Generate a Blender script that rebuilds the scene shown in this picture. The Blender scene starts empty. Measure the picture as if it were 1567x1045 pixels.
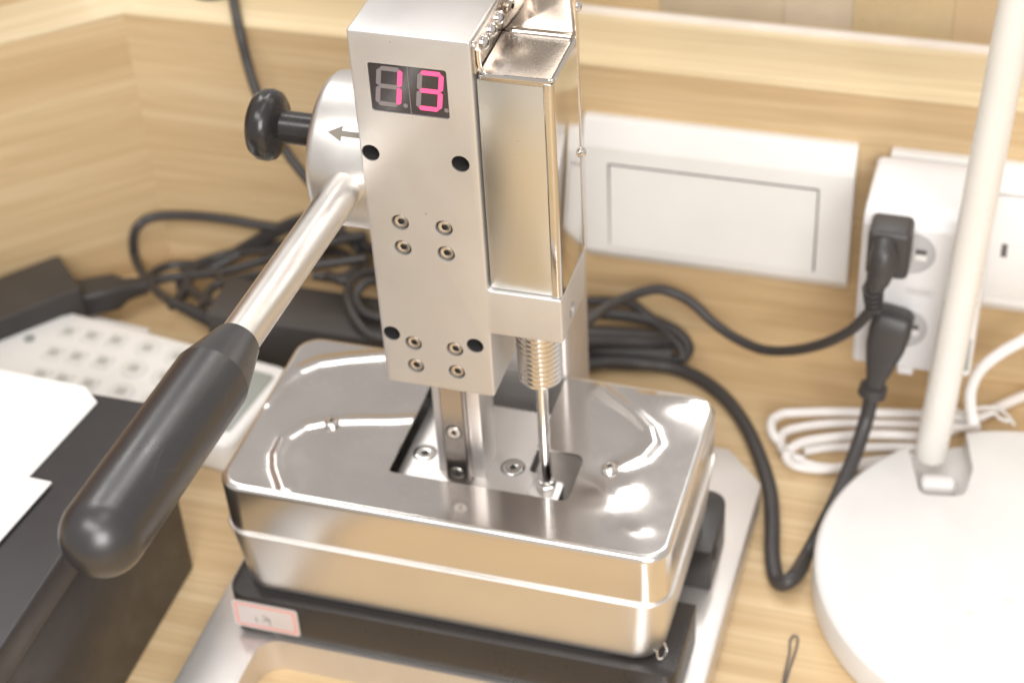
import bpy, bmesh, math, random
from mathutils import Vector, Matrix
random.seed(4)
PI = math.pi
MM = 0.001
ZT = 280.0            # the machine datum lies 280 mm above the table top
scene = bpy.context.scene

# ------------------------------------------------------------ camera
CAM = Vector((205.2, -463.2, 281.4))
p, y, r = math.radians(38.88470699), math.radians(-18.80494472), math.radians(-3.59565135)
FPX = 2870.67
fwd = Vector((math.sin(y)*math.cos(p), math.cos(y)*math.cos(p), -math.sin(p)))
rt = Vector((math.cos(y), -math.sin(y), 0.0))
dn = fwd.cross(rt)
cr, sr = math.cos(r), math.sin(r)
right = rt*cr - dn*sr
down = rt*sr + dn*cr
cam_d = bpy.data.cameras.new('camera')
cam_d.sensor_width = 36.0
cam_d.lens = FPX/1567.0*36.0
cam_d.clip_start = 0.01
cam_d.clip_end = 50.0
cam = bpy.data.objects.new('camera', cam_d)
scene.collection.objects.link(cam)
m = Matrix((( right.x, -down.x, -fwd.x, CAM.x*MM),
            ( right.y, -down.y, -fwd.y, CAM.y*MM),
            ( right.z, -down.z, -fwd.z, (CAM.z+ZT)*MM),
            (0, 0, 0, 1)))
cam.matrix_world = m
cam_d.dof.use_dof = True
cam_d.dof.focus_distance = 0.560
cam_d.dof.aperture_fstop = 12.0
cam_d.dof.aperture_blades = 8
scene.camera = cam

def ray_point(px, py, axis, value):
    """point of the room (mm, machine datum) seen at a photo pixel, on the plane axis = value"""
    d = right*(px-783.5) + down*(py-522.5) + fwd*FPX
    t = (value - CAM[axis])/d[axis]
    return CAM + d*t
def PX(px, py, v): return ray_point(px, py, 0, v)
def PY(px, py, v): return ray_point(px, py, 1, v)
def PZ(px, py, v): return ray_point(px, py, 2, v)

# ------------------------------------------------------------ light
world = bpy.data.worlds.new('World')
scene.world = world
world.use_nodes = True
bg = world.node_tree.nodes['Background']
bg.inputs[0].default_value = (0.79, 0.75, 0.71, 1)
bg.inputs[1].default_value = 0.66

def area(name, loc, target, sx, sy, power, col):
    d = bpy.data.lights.new(name, 'AREA')
    d.shape = 'RECTANGLE'; d.size = sx; d.size_y = sy
    d.energy = power; d.color = col
    o = bpy.data.objects.new(name, d)
    scene.collection.objects.link(o)
    o.location = loc
    o.rotation_euler = (Vector(target)-Vector(loc)).to_track_quat('-Z', 'Y').to_euler()
    return o
WARM = (1.0, 0.98, 0.955)
def lamp_at(name, az, el, dist, sx, sy, power):
    """strip lamp placed round the desk at a compass bearing and height angle, facing the desk"""
    a, e = math.radians(az), math.radians(el)
    loc = Vector((dist*math.cos(e)*math.sin(a), dist*math.cos(e)*math.cos(a), 0.1+dist*math.sin(e)))
    return area(name, loc, (0.02, 0.03, 0.1), sx, sy, power, WARM)
area('ceiling_panel_front', (-0.35, -1.15, 2.0), (0.0, 0.1, 0.1), 1.5, 0.55, 17, WARM)
area('added_front_fill', (0.72, -1.55, 1.15), (0.0, 0.15, 0.1), 0.9, 0.9, 27, WARM)  # unseen fill lamp, added to brighten the upright faces
area('ceiling_panel_top', (0.35, -0.05, 2.0), (0.0, 0.05, 0.1), 0.9, 0.5, 3, WARM)
lamp_at('ceiling_strip_back', -16, 58, 2.3, 2.2, 0.16, 8)
lamp_at('added_glint_strip_right', 0, 46, 2.3, 0.15, 0.8, 4.5)  # unseen side strip, added to draw glints along the lid ridges
lamp_at('added_glint_strip_left', -41, 46, 2.3, 0.15, 0.8, 4.5)  # its left partner, likewise added for the lid glints

scene.view_settings.view_transform = 'Standard'
scene.view_settings.look = 'None'
scene.view_settings.exposure = 0.27
scene.view_settings.gamma = 1.0

# ------------------------------------------------------------ materials
def new_mat(name):
    mt = bpy.data.materials.new(name); mt.use_nodes = True
    nt = mt.node_tree
    return mt, nt, nt.nodes['Principled BSDF']
def N(nt, kind, **kw):
    n = nt.nodes.new(kind)
    for k, v in kw.items():
        if hasattr(n, k): setattr(n, k, v)
        else: n.inputs[k].default_value = v
    return n
def coords(nt, scale=(1, 1, 1), rot=(0, 0, 0)):
    tc = nt.nodes.new('ShaderNodeTexCoord')
    mp = nt.nodes.new('ShaderNodeMapping')
    mp.inputs['Scale'].default_value = scale
    mp.inputs['Rotation'].default_value = rot
    nt.links.new(tc.outputs['Object'], mp.inputs[0])
    return mp.outputs[0]
def noise(nt, vec, scale, detail=4, rough=0.55):
    n = nt.nodes.new('ShaderNodeTexNoise')
    n.inputs['Scale'].default_value = scale
    n.inputs['Detail'].default_value = detail
    n.inputs['Roughness'].default_value = rough
    nt.links.new(vec, n.inputs['Vector'])
    return n.outputs['Fac']
def ramp(nt, fac, stops):
    n = nt.nodes.new('ShaderNodeValToRGB')
    e = n.color_ramp.elements
    while len(e) < len(stops): e.new(0.5)
    for el, (pos, c) in zip(e, stops):
        el.position = pos
        el.color = (c[0], c[1], c[2], 1) if hasattr(c, '__len__') else (c, c, c, 1)
    nt.links.new(fac, n.inputs[0])
    return n.outputs[0]
def mix(nt, a, b, f, kind='MIX'):
    n = nt.nodes.new('ShaderNodeMix'); n.data_type = 'RGBA'; n.blend_type = kind
    for s, v in ((n.inputs[0], f), (n.inputs[6], a), (n.inputs[7], b)):
        if isinstance(v, bpy.types.NodeSocket): nt.links.new(v, s)
        elif isinstance(v, float): s.default_value = v
        else: s.default_value = (v[0], v[1], v[2], 1)
    return n.outputs[2]
def bump(nt, bs, h, strength, dist):
    b = nt.nodes.new('ShaderNodeBump')
    b.inputs['Strength'].default_value = strength
    b.inputs['Distance'].default_value = dist
    nt.links.new(h, b.inputs['Height'])
    nt.links.new(b.outputs[0], bs.inputs['Normal'])
    return b

def plain(name, col, rough=0.5, metal=0.0, var=0.06, bscale=0, bdist=0.00005, spec=0.5, coat=0.0, spots=None):
    mt, nt, bs = new_mat(name)
    v = coords(nt)
    f = noise(nt, v, 45, 5)
    lo = tuple(c*(1-var) for c in col); hi = tuple(min(1, c*(1+var)) for c in col)
    c = ramp(nt, f, [(0.3, lo), (0.7, hi)])
    if spots:
        s = noise(nt, v, spots[0], 2, 0.4)
        c = mix(nt, c, spots[2], ramp(nt, s, [(spots[1], 0.0), (spots[1]+0.03, 1.0)]))
    nt.links.new(c, bs.inputs['Base Color'])
    rr = ramp(nt, noise(nt, v, 60, 6, 0.7), [(0.3, max(0.02, rough-0.06)), (0.7, min(1, rough+0.06))])
    nt.links.new(rr, bs.inputs['Roughness'])
    bs.inputs['Metallic'].default_value = metal
    bs.inputs['Specular IOR Level'].default_value = spec
    bs.inputs['Coat Weight'].default_value = coat
    if bscale: bump(nt, bs, noise(nt, v, bscale, 3), 0.5, bdist)
    return mt

def steel(name, col, r0, r1, brushed=None, smudge=30, bend=0.0, dust=0.0):
    mt, nt, bs = new_mat(name)
    v = coords(nt)
    f = noise(nt, v, smudge, 6, 0.65)
    nt.links.new(ramp(nt, f, [(0.2, r0), (0.8, r1)]), bs.inputs['Roughness'])
    c = ramp(nt, noise(nt, v, 12, 4), [(0.3, tuple(x*0.93 for x in col)), (0.7, col)])
    if dust:
        s = noise(nt, v, 900, 2, 0.5)
        c = mix(nt, c, (0.95, 0.93, 0.9), ramp(nt, s, [(0.70, 0.0), (0.74, dust)]))
    nt.links.new(c, bs.inputs['Base Color'])
    bs.inputs['Metallic'].default_value = 1.0
    if brushed:
        vb = coords(nt, brushed)
        b1 = bump(nt, bs, noise(nt, vb, 100, 3, 0.6), 0.3, 0.000006)
        if bend:
            b2 = nt.nodes.new('ShaderNodeBump'); b2.inputs['Strength'].default_value = 1.0; b2.inputs['Distance'].default_value = bend
            nt.links.new(noise(nt, v, 14, 2, 0.4), b2.inputs['Height'])
            nt.links.new(b2.outputs[0], b1.inputs['Normal'])
    elif bend:
        bump(nt, bs, noise(nt, v, 14, 2, 0.4), 1.0, bend)
    return mt

def wood(name, rot, c_dark, c_mid, c_light, rough=0.5):
    mt, nt, bs = new_mat(name)
    v = coords(nt, (1, 1, 1), rot)
    def st(sc):
        mp = nt.nodes.new('ShaderNodeMapping'); mp.inputs['Scale'].default_value = sc
        nt.links.new(v, mp.inputs[0]); return mp.outputs[0]
    warp = noise(nt, st((2.0, 9, 9)), 1.5, 3)
    va = nt.nodes.new('ShaderNodeVectorMath'); va.operation = 'MULTIPLY_ADD'
    nt.links.new(warp, va.inputs[0]); va.inputs[1].default_value = (0, 0.012, 0.012); nt.links.new(v, va.inputs[2])
    def st2(sc):
        mp = nt.nodes.new('ShaderNodeMapping'); mp.inputs['Scale'].default_value = sc
        nt.links.new(va.outputs[0], mp.inputs[0]); return mp.outputs[0]
    broad = noise(nt, st2((0.8, 46, 46)), 1.6, 4, 0.6)
    fine = noise(nt, st2((4, 240, 240)), 1.5, 4, 0.65)
    pore = noise(nt, st2((28, 900, 900)), 1.0, 2, 0.5)
    c = ramp(nt, broad, [(0.25, c_dark), (0.5, c_mid), (0.75, c_light)])
    c = mix(nt, c, c_dark, ramp(nt, fine, [(0.44, 0.0), (0.68, 0.65)]))
    c = mix(nt, c, c_light, ramp(nt, fine, [(0.30, 0.5), (0.45, 0.0)]))
    c = mix(nt, c, tuple(x*0.6 for x in c_dark), ramp(nt, pore, [(0.62, 0.0), (0.75, 0.28)]))
    nt.links.new(c, bs.inputs['Base Color'])
    bs.inputs['Roughness'].default_value = rough
    bs.inputs['Specular IOR Level'].default_value = 0.35
    bump(nt, bs, fine, 0.15, 0.0002)
    return mt

M = {}
M['wood'] = wood('oak_veneer', (0, 0, 0), (0.50, 0.345, 0.185), (0.61, 0.447, 0.255), (0.70, 0.55, 0.345))
M['wood_left'] = wood('oak_veneer_left', (0, 0, -math.radians(41)), (0.50, 0.345, 0.185), (0.61, 0.447, 0.255), (0.70, 0.55, 0.345))
M['blast'] = plain('blasted_aluminium', (0.625, 0.61, 0.60), 0.42, 0.75, 0.03, 1600, 0.00006, spots=(320, 0.79, (0.25, 0.22, 0.2)))
M['anod'] = plain('satin_aluminium', (0.68, 0.65, 0.63), 0.38, 0.8, 0.03, 900, 0.00003)
M['machined'] = steel('turned_aluminium', (0.72, 0.70, 0.68), 0.34, 0.46, (60, 1, 1), 90)
M['polish'] = steel('polished_steel', (0.60, 0.56, 0.53), 0.20, 0.32, None, 55, 0.0, 0.6)
M['case'] = steel('satin_pressed_steel', (0.80, 0.775, 0.75), 0.33, 0.42, None, 14)
M['skirt'] = steel('polished_skirt_steel', (0.78, 0.75, 0.72), 0.17, 0.26, None, 20)
M['brushed'] = steel('brushed_steel', (0.68, 0.67, 0.63), 0.28, 0.42, (40, 40, 0.6), 30)
M['mirror'] = steel('mirror_steel', (0.72, 0.69, 0.66), 0.02, 0.07, None, 30, 0.0004)
M['satin'] = steel('satin_steel', (0.72, 0.65, 0.57), 0.08, 0.14, None, 20)
M['socket_shade'] = steel('screw_socket_shade', (0.26, 0.24, 0.22), 0.3, 0.4, None, 60)  # darker steel paints the shade inside the hex sockets
M['coverside'] = steel('cover_side_steel', (0.64, 0.625, 0.605), 0.07, 0.13, None, 20)
M['chrome'] = steel('bright_plating', (0.82, 0.80, 0.78), 0.08, 0.20, None, 120)
M['rodm'] = steel('turned_rod', (0.76, 0.73, 0.69), 0.27, 0.42, (20, 1, 20), 60)
M['railm'] = steel('ground_rail_steel', (0.50, 0.46, 0.435), 0.18, 0.30, (6, 6, 0.5), 60)
M['screwm'] = steel('screw_steel', (0.76, 0.71, 0.66), 0.22, 0.38, None, 300)
M['hole'] = plain('dark_bore', (0.035, 0.032, 0.032), 0.6)
M['ring'] = plain('shadow_gap_black', (0.02, 0.02, 0.02), 0.7)  # black stands in for shade in the gaps round screw heads
M['grip'] = plain('black_moulded_grip', (0.024, 0.0225, 0.024), 0.32, 0, 0.1, 700, 0.00003, spec=0.8)
M['knob'] = plain('black_gloss_knob', (0.022, 0.020, 0.020), 0.24, 0, 0.1)
M['tray'] = plain('black_anodised_tray', (0.028, 0.024, 0.023), 0.30, 0, 0.1)
M['rubber'] = plain('black_cable_jacket', (0.045, 0.041, 0.041), 0.42, 0, 0.1)
M['adapter'] = plain('black_textured_plastic', (0.050, 0.045, 0.043), 0.5, 0, 0.1, 900, 0.0001)
M['box'] = plain('black_box_board', (0.030, 0.027, 0.028), 0.36, 0, 0.08)
M['white'] = plain('white_plastic', (0.80, 0.785, 0.765), 0.32, 0, 0.02)
M['white2'] = plain('cool_white_plastic', (0.80, 0.79, 0.80), 0.38, 0, 0.02)
M['lampbase'] = plain('lamp_base_white', (0.70, 0.685, 0.67), 0.42, 0, 0.03)
M['lampw'] = plain('warm_white_enamel', (0.72, 0.70, 0.66), 0.30, 0, 0.02)
M['paper'] = plain('paper', (0.77, 0.76, 0.745), 0.7, 0, 0.02)
M['wcord'] = plain('white_cord_jacket', (0.78, 0.75, 0.73), 0.42, 0, 0.03)
M['arrow'] = plain('etched_grey_mark', (0.20, 0.175, 0.15), 0.6)
M['disp'] = plain('display_face', (0.045, 0.038, 0.040), 0.16, 0, 0.04)
M['seg_off'] = plain('segment_unlit', (0.20, 0.175, 0.18), 0.35, 0, 0.03)
M['grey'] = plain('grey_face', (0.30, 0.32, 0.30), 0.3)
M['key'] = plain('rubber_key_grey', (0.46, 0.46, 0.44), 0.5)
M['keycap'] = plain('pale_keycap', (0.70, 0.70, 0.68), 0.45)
M['keyp'] = plain('key_print', (0.42, 0.42, 0.40), 0.6)
M['red'] = plain('sticker_red_line', (0.72, 0.33, 0.29), 0.6)
M['sticker'] = plain('sticker_paper', (0.56, 0.50, 0.48), 0.55)
M['ink'] = plain('ink', (0.12, 0.11, 0.11), 0.6)
M['sock'] = plain('socket_grey_white', (0.50, 0.49, 0.50), 0.35)
M['brass'] = plain('brass_contact', (0.6, 0.45, 0.2), 0.35, 1.0)
M['gap_shade'] = plain('painted_gap_shade', (0.03, 0.03, 0.035), 0.7)
M['trim'] = plain('white_trim', (0.75, 0.69, 0.64), 0.4)
mt, nt, bs = new_mat('segment_lit')
bs.inputs['Base Color'].default_value = (0.5, 0.05, 0.12, 1)
bs.inputs['Emission Color'].default_value = (1.0, 0.085, 0.24, 1)
bs.inputs['Emission Strength'].default_value = 0.95
M['seg_on'] = mt

# ------------------------------------------------------------ mesh helpers (mm in, m out)
def finish(name, bm, mat, parent=None, angle=35, smooth=True):
    bmesh.ops.recalc_face_normals(bm, faces=bm.faces)
    a = math.radians(angle)
    for f in bm.faces: f.smooth = smooth
    for e in bm.edges:
        if len(e.link_faces) == 2 and e.calc_face_angle(0) > a: e.smooth = False
    for v in bm.verts: v.co = Vector((v.co.x*MM, v.co.y*MM, (v.co.z+ZT)*MM))
    me = bpy.data.meshes.new(name); bm.to_mesh(me); bm.free()
    o = bpy.data.objects.new(name, me)
    scene.collection.objects.link(o)
    if mat: me.materials.append(mat)
    if parent:
        o.parent = parent
        pm = parent
        loc = Vector((0, 0, 0))
        while pm is not None:
            loc += pm.location; pm = pm.parent
        for v in me.vertices: v.co -= loc
    return o
def thing(name, label, cat, base, group=None):
    o = bpy.data.objects.new(name, None)
    o.empty_display_size = 0.02
    scene.collection.objects.link(o)
    o.location = (base[0]*MM, base[1]*MM, (base[2]+ZT)*MM)
    o['label'] = label; o['category'] = cat
    if group: o['group'] = group
    return o
def tag(o, label, cat, group=None):
    o['label'] = label; o['category'] = cat
    if group: o['group'] = group
    return o
def struct(o): o['kind'] = 'structure'; return o
def new(): return bmesh.new()
def merge(bm, src):
    me = bpy.data.meshes.new('tmp'); src.to_mesh(me); src.free(); bm.from_mesh(me); bpy.data.meshes.remove(me)
def box(bm, x0, x1, y0, y1, z0, z1, bev=0.0, seg=2, mat=None):
    t = new()
    bmesh.ops.create_cube(t, size=1)
    for v in t.verts:
        v.co = Vector(((x0+x1)/2+v.co.x*(x1-x0), (y0+y1)/2+v.co.y*(y1-y0), (z0+z1)/2+v.co.z*(z1-z0)))
    if bev: bmesh.ops.bevel(t, geom=t.edges[:], offset=bev, segments=seg, profile=0.5, affect='EDGES')
    if mat is not None: t.transform(mat)
    merge(bm, t)
def rrect(x0, x1, y0, y1, r, n=6):
    """rounded rectangle outline; r may be one radius or four (FL, FR, BR, BL)"""
    rr = r if hasattr(r, '__len__') else (r,)*4
    out = []
    for (cx, cy, a0, q) in ((x0, y0, PI, 0), (x1, y0, 1.5*PI, 1), (x1, y1, 0, 2), (x0, y1, 0.5*PI, 3)):
        R = max(rr[q], 1e-3)
        sx = 1 if cx == x0 else -1; sy = 1 if cy == y0 else -1
        for i in range(n+1):
            a = a0 + (PI/2)*i/n
            out.append((cx+sx*R+R*math.cos(a), cy+sy*R+R*math.sin(a)))
    return out
def round_poly(pts, r, n=5):
    out = []
    k = len(pts)
    for i in range(k):
        a, b, c = Vector(pts[i-1]), Vector(pts[i]), Vector(pts[(i+1) % k])
        ri = r[i] if hasattr(r, '__len__') else r
        if ri <= 0: out.append(tuple(b)); continue
        u = (a-b).normalized(); w = (c-b).normalized()
        ang = u.angle(w); d = min(ri/math.tan(ang/2), (a-b).length*0.48, (c-b).length*0.48)
        p0 = b+u*d; p1 = b+w*d
        for j in range(n+1):
            t = j/n
            out.append(tuple(p0*(1-t)**2 + b*2*t*(1-t) + p1*t*t))
    return out
def ring_loft(bm, rings, cap0=True, cap1=True, closed=True):
    vs = [[bm.verts.new(q) for q in rg] for rg in rings]
    for a, b in zip(vs[:-1], vs[1:]):
        n = len(a)
        for i in range(n if closed else n-1):
            j = (i+1) % n
            bm.faces.new((a[i], a[j], b[j], b[i]))
    if cap0: bm.faces.new(vs[0])
    if cap1: bm.faces.new(vs[-1])
    return vs
def prism(bm, outline, z0, z1, axis='z', bev=0.0, seg=2, mat=None):
    t = new()
    f = {'z': lambda u, v, w: (u, v, w), 'y': lambda u, v, w: (u, w, v), 'x': lambda u, v, w: (w, u, v)}[axis]
    ring_loft(t, [[f(u, v, z0) for u, v in outline], [f(u, v, z1) for u, v in outline]])
    if bev:
        bmesh.ops.recalc_face_normals(t, faces=t.faces)
        ed = [e for e in t.edges if len(e.link_faces) == 2 and max(len(fc.verts) for fc in e.link_faces) > 4 and e.calc_face_angle(0) > 0.5]
        bmesh.ops.bevel(t, geom=ed, offset=bev, segments=seg, profile=0.5, affect='EDGES')
    if mat is not None: t.transform(mat)
    merge(bm, t)
def inset_poly(pts, d):
    k = len(pts); area2 = sum(pts[i-1][0]*pts[i][1]-pts[i][0]*pts[i-1][1] for i in range(k))
    sg = 1 if area2 > 0 else -1; out = []
    for i in range(k):
        a, b, c = Vector(pts[i-1]), Vector(pts[i]), Vector(pts[(i+1) % k])
        u = (b-a).normalized(); w = (c-b).normalized()
        n1 = Vector((-u.y, u.x))*sg; n2 = Vector((-w.y, w.x))*sg
        nn = (n1+n2).normalized(); out.append(tuple(b+nn*(d/max(0.3, nn.dot(n1)))))
    return out
def soft_prism(bm, outline, z0, z1, axis, bev, seg=3):
    f = {'z': lambda u, v, w: (u, v, w), 'y': lambda u, v, w: (u, w, v), 'x': lambda u, v, w: (w, u, v)}[axis]
    rings = []
    for k in range(seg+1):
        a = PI/2*k/seg; q = inset_poly(outline, bev*(1-math.sin(a)))
        rings.append([f(u, v, z0+bev*(1-math.cos(a))) for u, v in q])
    for k in range(seg+1):
        a = PI/2*(1-k/seg); q = inset_poly(outline, bev*(1-math.sin(a)))
        rings.append([f(u, v, z1-bev*(1-math.cos(a))) for u, v in q])
    t = new(); ring_loft(t, rings); merge(bm, t)
def frame(d):
    d = Vector(d).normalized()
    a = Vector((0, 0, 1)) if abs(d.z) < 0.9 else Vector((1, 0, 0))
    u = d.cross(a).normalized(); w = d.cross(u).normalized()
    return d, u, w
def lathe(bm, origin, axis, profile, n=32, cap0=True, cap1=True):
    """profile: list of (distance along the axis, radius)"""
    d, u, w = frame(axis); o = Vector(origin)
    rings = [[o+d*h+u*(R*math.cos(2*PI*i/n))+w*(R*math.sin(2*PI*i/n)) for i in range(n)] for h, R in profile]
    t = new(); ring_loft(t, rings, cap0, cap1); merge(bm, t)
def spline(pts, per=8, closed=False):
    P = [Vector(q) for q in pts]; out = []; n = len(P)
    rng = range(n) if closed else range(n-1)
    for i in rng:
        if closed: a, b, c, d = P[i-1], P[i], P[(i+1) % n], P[(i+2) % n]
        else: a, b, c, d = P[max(i-1, 0)], P[i], P[i+1], P[min(i+2, n-1)]
        for j in range(per):
            t = j/per
            out.append(0.5*((2*b)+(-a+c)*t+(2*a-5*b+4*c-d)*t*t+(-a+3*b-3*c+d)*t**3))
    if not closed: out.append(P[-1])
    return out
def tube(bm, pts, rad, n=12, closed=False, flat=1.0):
    pts = [Vector(q) for q in pts]; k = len(pts)
    R = rad if hasattr(rad, '__len__') else [rad]*k
    tg = [((pts[(i+1) % k]-pts[i-1]) if closed else (pts[min(i+1, k-1)]-pts[max(i-1, 0)])).normalized() for i in range(k)]
    u = frame(tg[0])[1]; rings = []
    for i in range(k):
        u = (u - tg[i]*u.dot(tg[i])).normalized(); w = tg[i].cross(u)
        rings.append([pts[i]+u*(R[i]*math.cos(2*PI*j/n))+w*(R[i]*flat*math.sin(2*PI*j/n)) for j in range(n)])
    if closed: rings.append(rings[0])
    t = new(); ring_loft(t, rings, not closed, not closed)
    if closed: bmesh.ops.remove_doubles(t, verts=t.verts, dist=1e-4)
    merge(bm, t)
def boolean(o, cutters, op='DIFFERENCE'):
    for c in cutters:
        md = o.modifiers.new('b', 'BOOLEAN'); md.operation = op; md.object = c; md.solver = 'EXACT'
    dg = bpy.context.evaluated_depsgraph_get(); dg.update()
    me = bpy.data.meshes.new_from_object(o.evaluated_get(dg))
    o.modifiers.clear(); old = o.data; o.data = me
    me.name = old.name
    for c in cutters: bpy.data.objects.remove(c, do_unlink=True)
    b = new(); b.from_mesh(me)
    for f in b.faces: f.smooth = True
    for e in b.edges: e.smooth = not (len(e.link_faces) == 2 and e.calc_face_angle(0) > math.radians(32))
    b.to_mesh(me); b.free()
def copy_part(o, parent, loc):
    c = o.copy(); scene.collection.objects.link(c); c.parent = parent; c.location = Vector(loc)*MM
    return c

def hex_screw(name, origin, axis, R, hexr, h, mat, parent, dome=0.0, n=24):
    """cap screw head: round rim, chamfer and a hexagonal socket"""
    d, u, w = frame(axis); o = Vector(origin)
    def ring(rad, z, hexa=False):
        out = []
        for i in range(n):
            a = 2*PI*i/n; q = rad
            if hexa:
                b = (a % (PI/3)) - PI/6
                q = rad*math.cos(PI/6)/math.cos(b)
            out.append(o+d*z+u*(q*math.cos(a))+w*(q*math.sin(a)))
        return out
    rings = [ring(R, 0), ring(R, h*0.72), ring(R*0.94, h*0.93)]
    if dome:
        rings += [ring(R*math.cos(q_), h*0.93+dome*math.sin(q_)) for q_ in (0.22, 0.45, 0.68, 0.9)]
        top = h+dome*0.86
    else:
        rings += [ring(R*0.88, h)]; top = h
    rings += [ring(hexr*1.18, top), ring(hexr, top-0.12, True), ring(hexr*0.97, top-max(1.2, h*0.5), True)]
    bm = new(); vs = ring_loft(bm, rings)
    inner = set(vs[-1]) | set(vs[-2])
    for f in bm.faces:
        if all(v in inner for v in f.verts): f.material_index = 1
    ob = finish(name, bm, mat, parent, angle=28); ob.data.materials.append(M['socket_shade'])
    return ob

# ============================================================ SETTING
WY = 218.0     # wall face
WX = -207.0    # corner of the two walls
LZ = -136.0    # ledge top
T = -280.0
ldir = Vector((-0.755, -0.656)).normalized()   # the left wall runs off towards the viewer
lper = Vector((ldir.y, -ldir.x))
if lper.y < 0: lper = -lper
bm = new(); box(bm, -900, 900, -900, WY+2, T-25, T); table = struct(finish('table_top', bm, M['wood'], smooth=False))
cor = Vector((WX, WY))
bm = new()
prism(bm, [(WX, WY), (900, WY), (900, WY+160), (WX+60, WY+160)], T-10, LZ-0.01, bev=0.4)
struct(finish('back_wall', bm, M['wood'], smooth=False))
bm = new()
far = cor+ldir*700
prism(bm, [tuple(cor), (WX+60, WY+160), tuple(far+lper*160), tuple(far)], T-10, LZ-0.01, bev=0.4)
struct(finish('left_wall', bm, M['wood_left'], smooth=False))
# ledge boards lying on both walls
M['ledge'] = wood('pale_oak_ledge', (0, 0, 0), (0.60, 0.46, 0.27), (0.72, 0.59, 0.38), (0.80, 0.70, 0.49), 0.42)
M['ledge_left'] = wood('pale_oak_ledge_left', (0, 0, -math.radians(41)), (0.60, 0.46, 0.27), (0.72, 0.59, 0.38), (0.80, 0.70, 0.49), 0.42)
mid = lambda d: (WX+60*d/160, WY+160*d/160)
bm = new()
prism(bm, [(WX+0.2, WY-0.6), (900, WY-0.6), (900, WY+60), (WX+22.7, WY+60)], LZ-1.2, LZ, bev=0.3)
struct(finish('ledge_board', bm, M['ledge'], smooth=False))
bm = new()
a = cor-lper*0.6; b = far-lper*0.6; c2 = far+lper*58
prism(bm, [(a.x-0.2, a.y), (WX+22.3, WY+60), tuple(c2), tuple(b)], LZ-1.2, LZ+0.004, bev=0.3)
struct(finish('ledge_board', bm, M['ledge_left'], smooth=False))
# trim strip and the panels behind the ledge
bm = new(); box(bm, WX+22, 900, 259.5, 262.5, LZ-1, LZ+3.0, 0.5)
tag(finish('trim_strip', bm, M['trim']), 'thin pale trim strip along the back edge of the wooden ledge', 'trim strip')
pan_cols = [(-190, 36, (0.55, 0.42, 0.25)), (36, 92, (0.43, 0.355, 0.26)), (92, 122, (0.47, 0.39, 0.30)), (122, 165, (0.50, 0.39, 0.235)), (165, 900, (0.53, 0.40, 0.25))]
bp = thing('back_panel', 'glossy brown panels behind the pale trim of the ledge', 'panel', (20, 270, LZ))
for k, (x0, x1, c) in enumerate(pan_cols):
    bm = new(); box(bm, x0+0.02, x1-0.02, 268, 274, LZ-20, LZ+62, 0.3)
    finish('panel', bm, plain('panel_tone_%d' % k, c, 0.3, 0, 0.05), bp)
bm = new(); box(bm, WX+25, 900, 262.5, 268, LZ-18, LZ-0.5, 0.3)
finish('panel_rail', bm, M['wood'], bp)
bm = new()
q0 = cor+lper*58.2; q1 = far+lper*58.2
prism(bm, [tuple(q0+ldir*12), tuple(q1), tuple(q1+lper*6), tuple(q0+ldir*12+lper*6)], LZ-5, LZ+300)
M['darkwood'] = plain('dark_wood_panel', (0.17, 0.08, 0.035), 0.4)
tag(finish('side_panel', bm, M['darkwood']), 'dark brown panel standing behind the ledge at the far left corner', 'panel')

# ============================================================ THE PRESS
press = thing('lever_press', 'silver lever press with a red digital counter on its head and a steel lid', 'press', (20, 30, T))

# ---- base plate with a window cut in front
bm = new()
out = round_poly([(-80.3, -200), (116.3, -200), (116.3, 110), (99, 128), (-63, 128), (-80.3, 110)], [10, 10, 0.6, 0.6, 0.6, 0.6])
prism(bm, out, T+0.2, -264, bev=0.5)
plate = finish('base_plate', bm, M['anod'], press)
bm = new(); prism(bm, rrect(-56, 95, -186, -21.5, 9, 8), T-5, -250)
c = finish('cut', bm, None)
boolean(plate, [c])
# rounded lip round the window
rings = []
for k in range(5):
    a = PI/2*k/4
    rings.append([(u, v, -264+0.02-1.8*(1-math.cos(PI/2-a))) for u, v in rrect(-56-1.8*math.sin(PI/2-a)*1.0+0.0, 95+1.8*math.sin(PI/2-a), -112-1.8*math.sin(PI/2-a), -21.5+1.0*math.sin(PI/2-a), 9, 8)])
rings = []
for k in range(6):
    a = PI/2*k/5
    ins = 1.6*(1-math.sin(a)); dz = 1.6*(1-math.cos(a))
    o_ = -1.6+1.6*math.sin(a)
    rings.append([(u, v, -263.98-dz) for u, v in rrect(-56+o_, 95-o_, -186+o_, -21.5-o_, 9, 8)])
bm = new(); ring_loft(bm, rings, False, False)
finish('window_lip', bm, M['chrome'], press)

# ---- black tray
bm = new()
out = round_poly([(-69, -20), (108.3, -20), (108.3, 17.5), (90, 17.5), (90, 45), (108.3, 45), (108.3, 80), (-69, 80)],
                 [9, 5, 0.5, 0.5, 0.5, 0.5, 9, 9])
prism(bm, out, -264, -243.5, bev=0.35)
tray = finish('tray', bm, M['tray'], press)
bm = new(); box(bm, 96.5, 107.4, 46, 79, -268, -243, 0); cc = None; bm.free()
bm = new()
prism(bm, rrect(-62.5, 88.5, -16, 74, 9, 6), -244.2, -243.35)
finish('recess', bm, M['hole'], tray)
bm = new(); prism(bm, rrect(107.5, 109.0, 30+20, 30+24, 0.3), -252, -248, bev=0.2); finish('catch', bm, M['hole'], tray)
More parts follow.
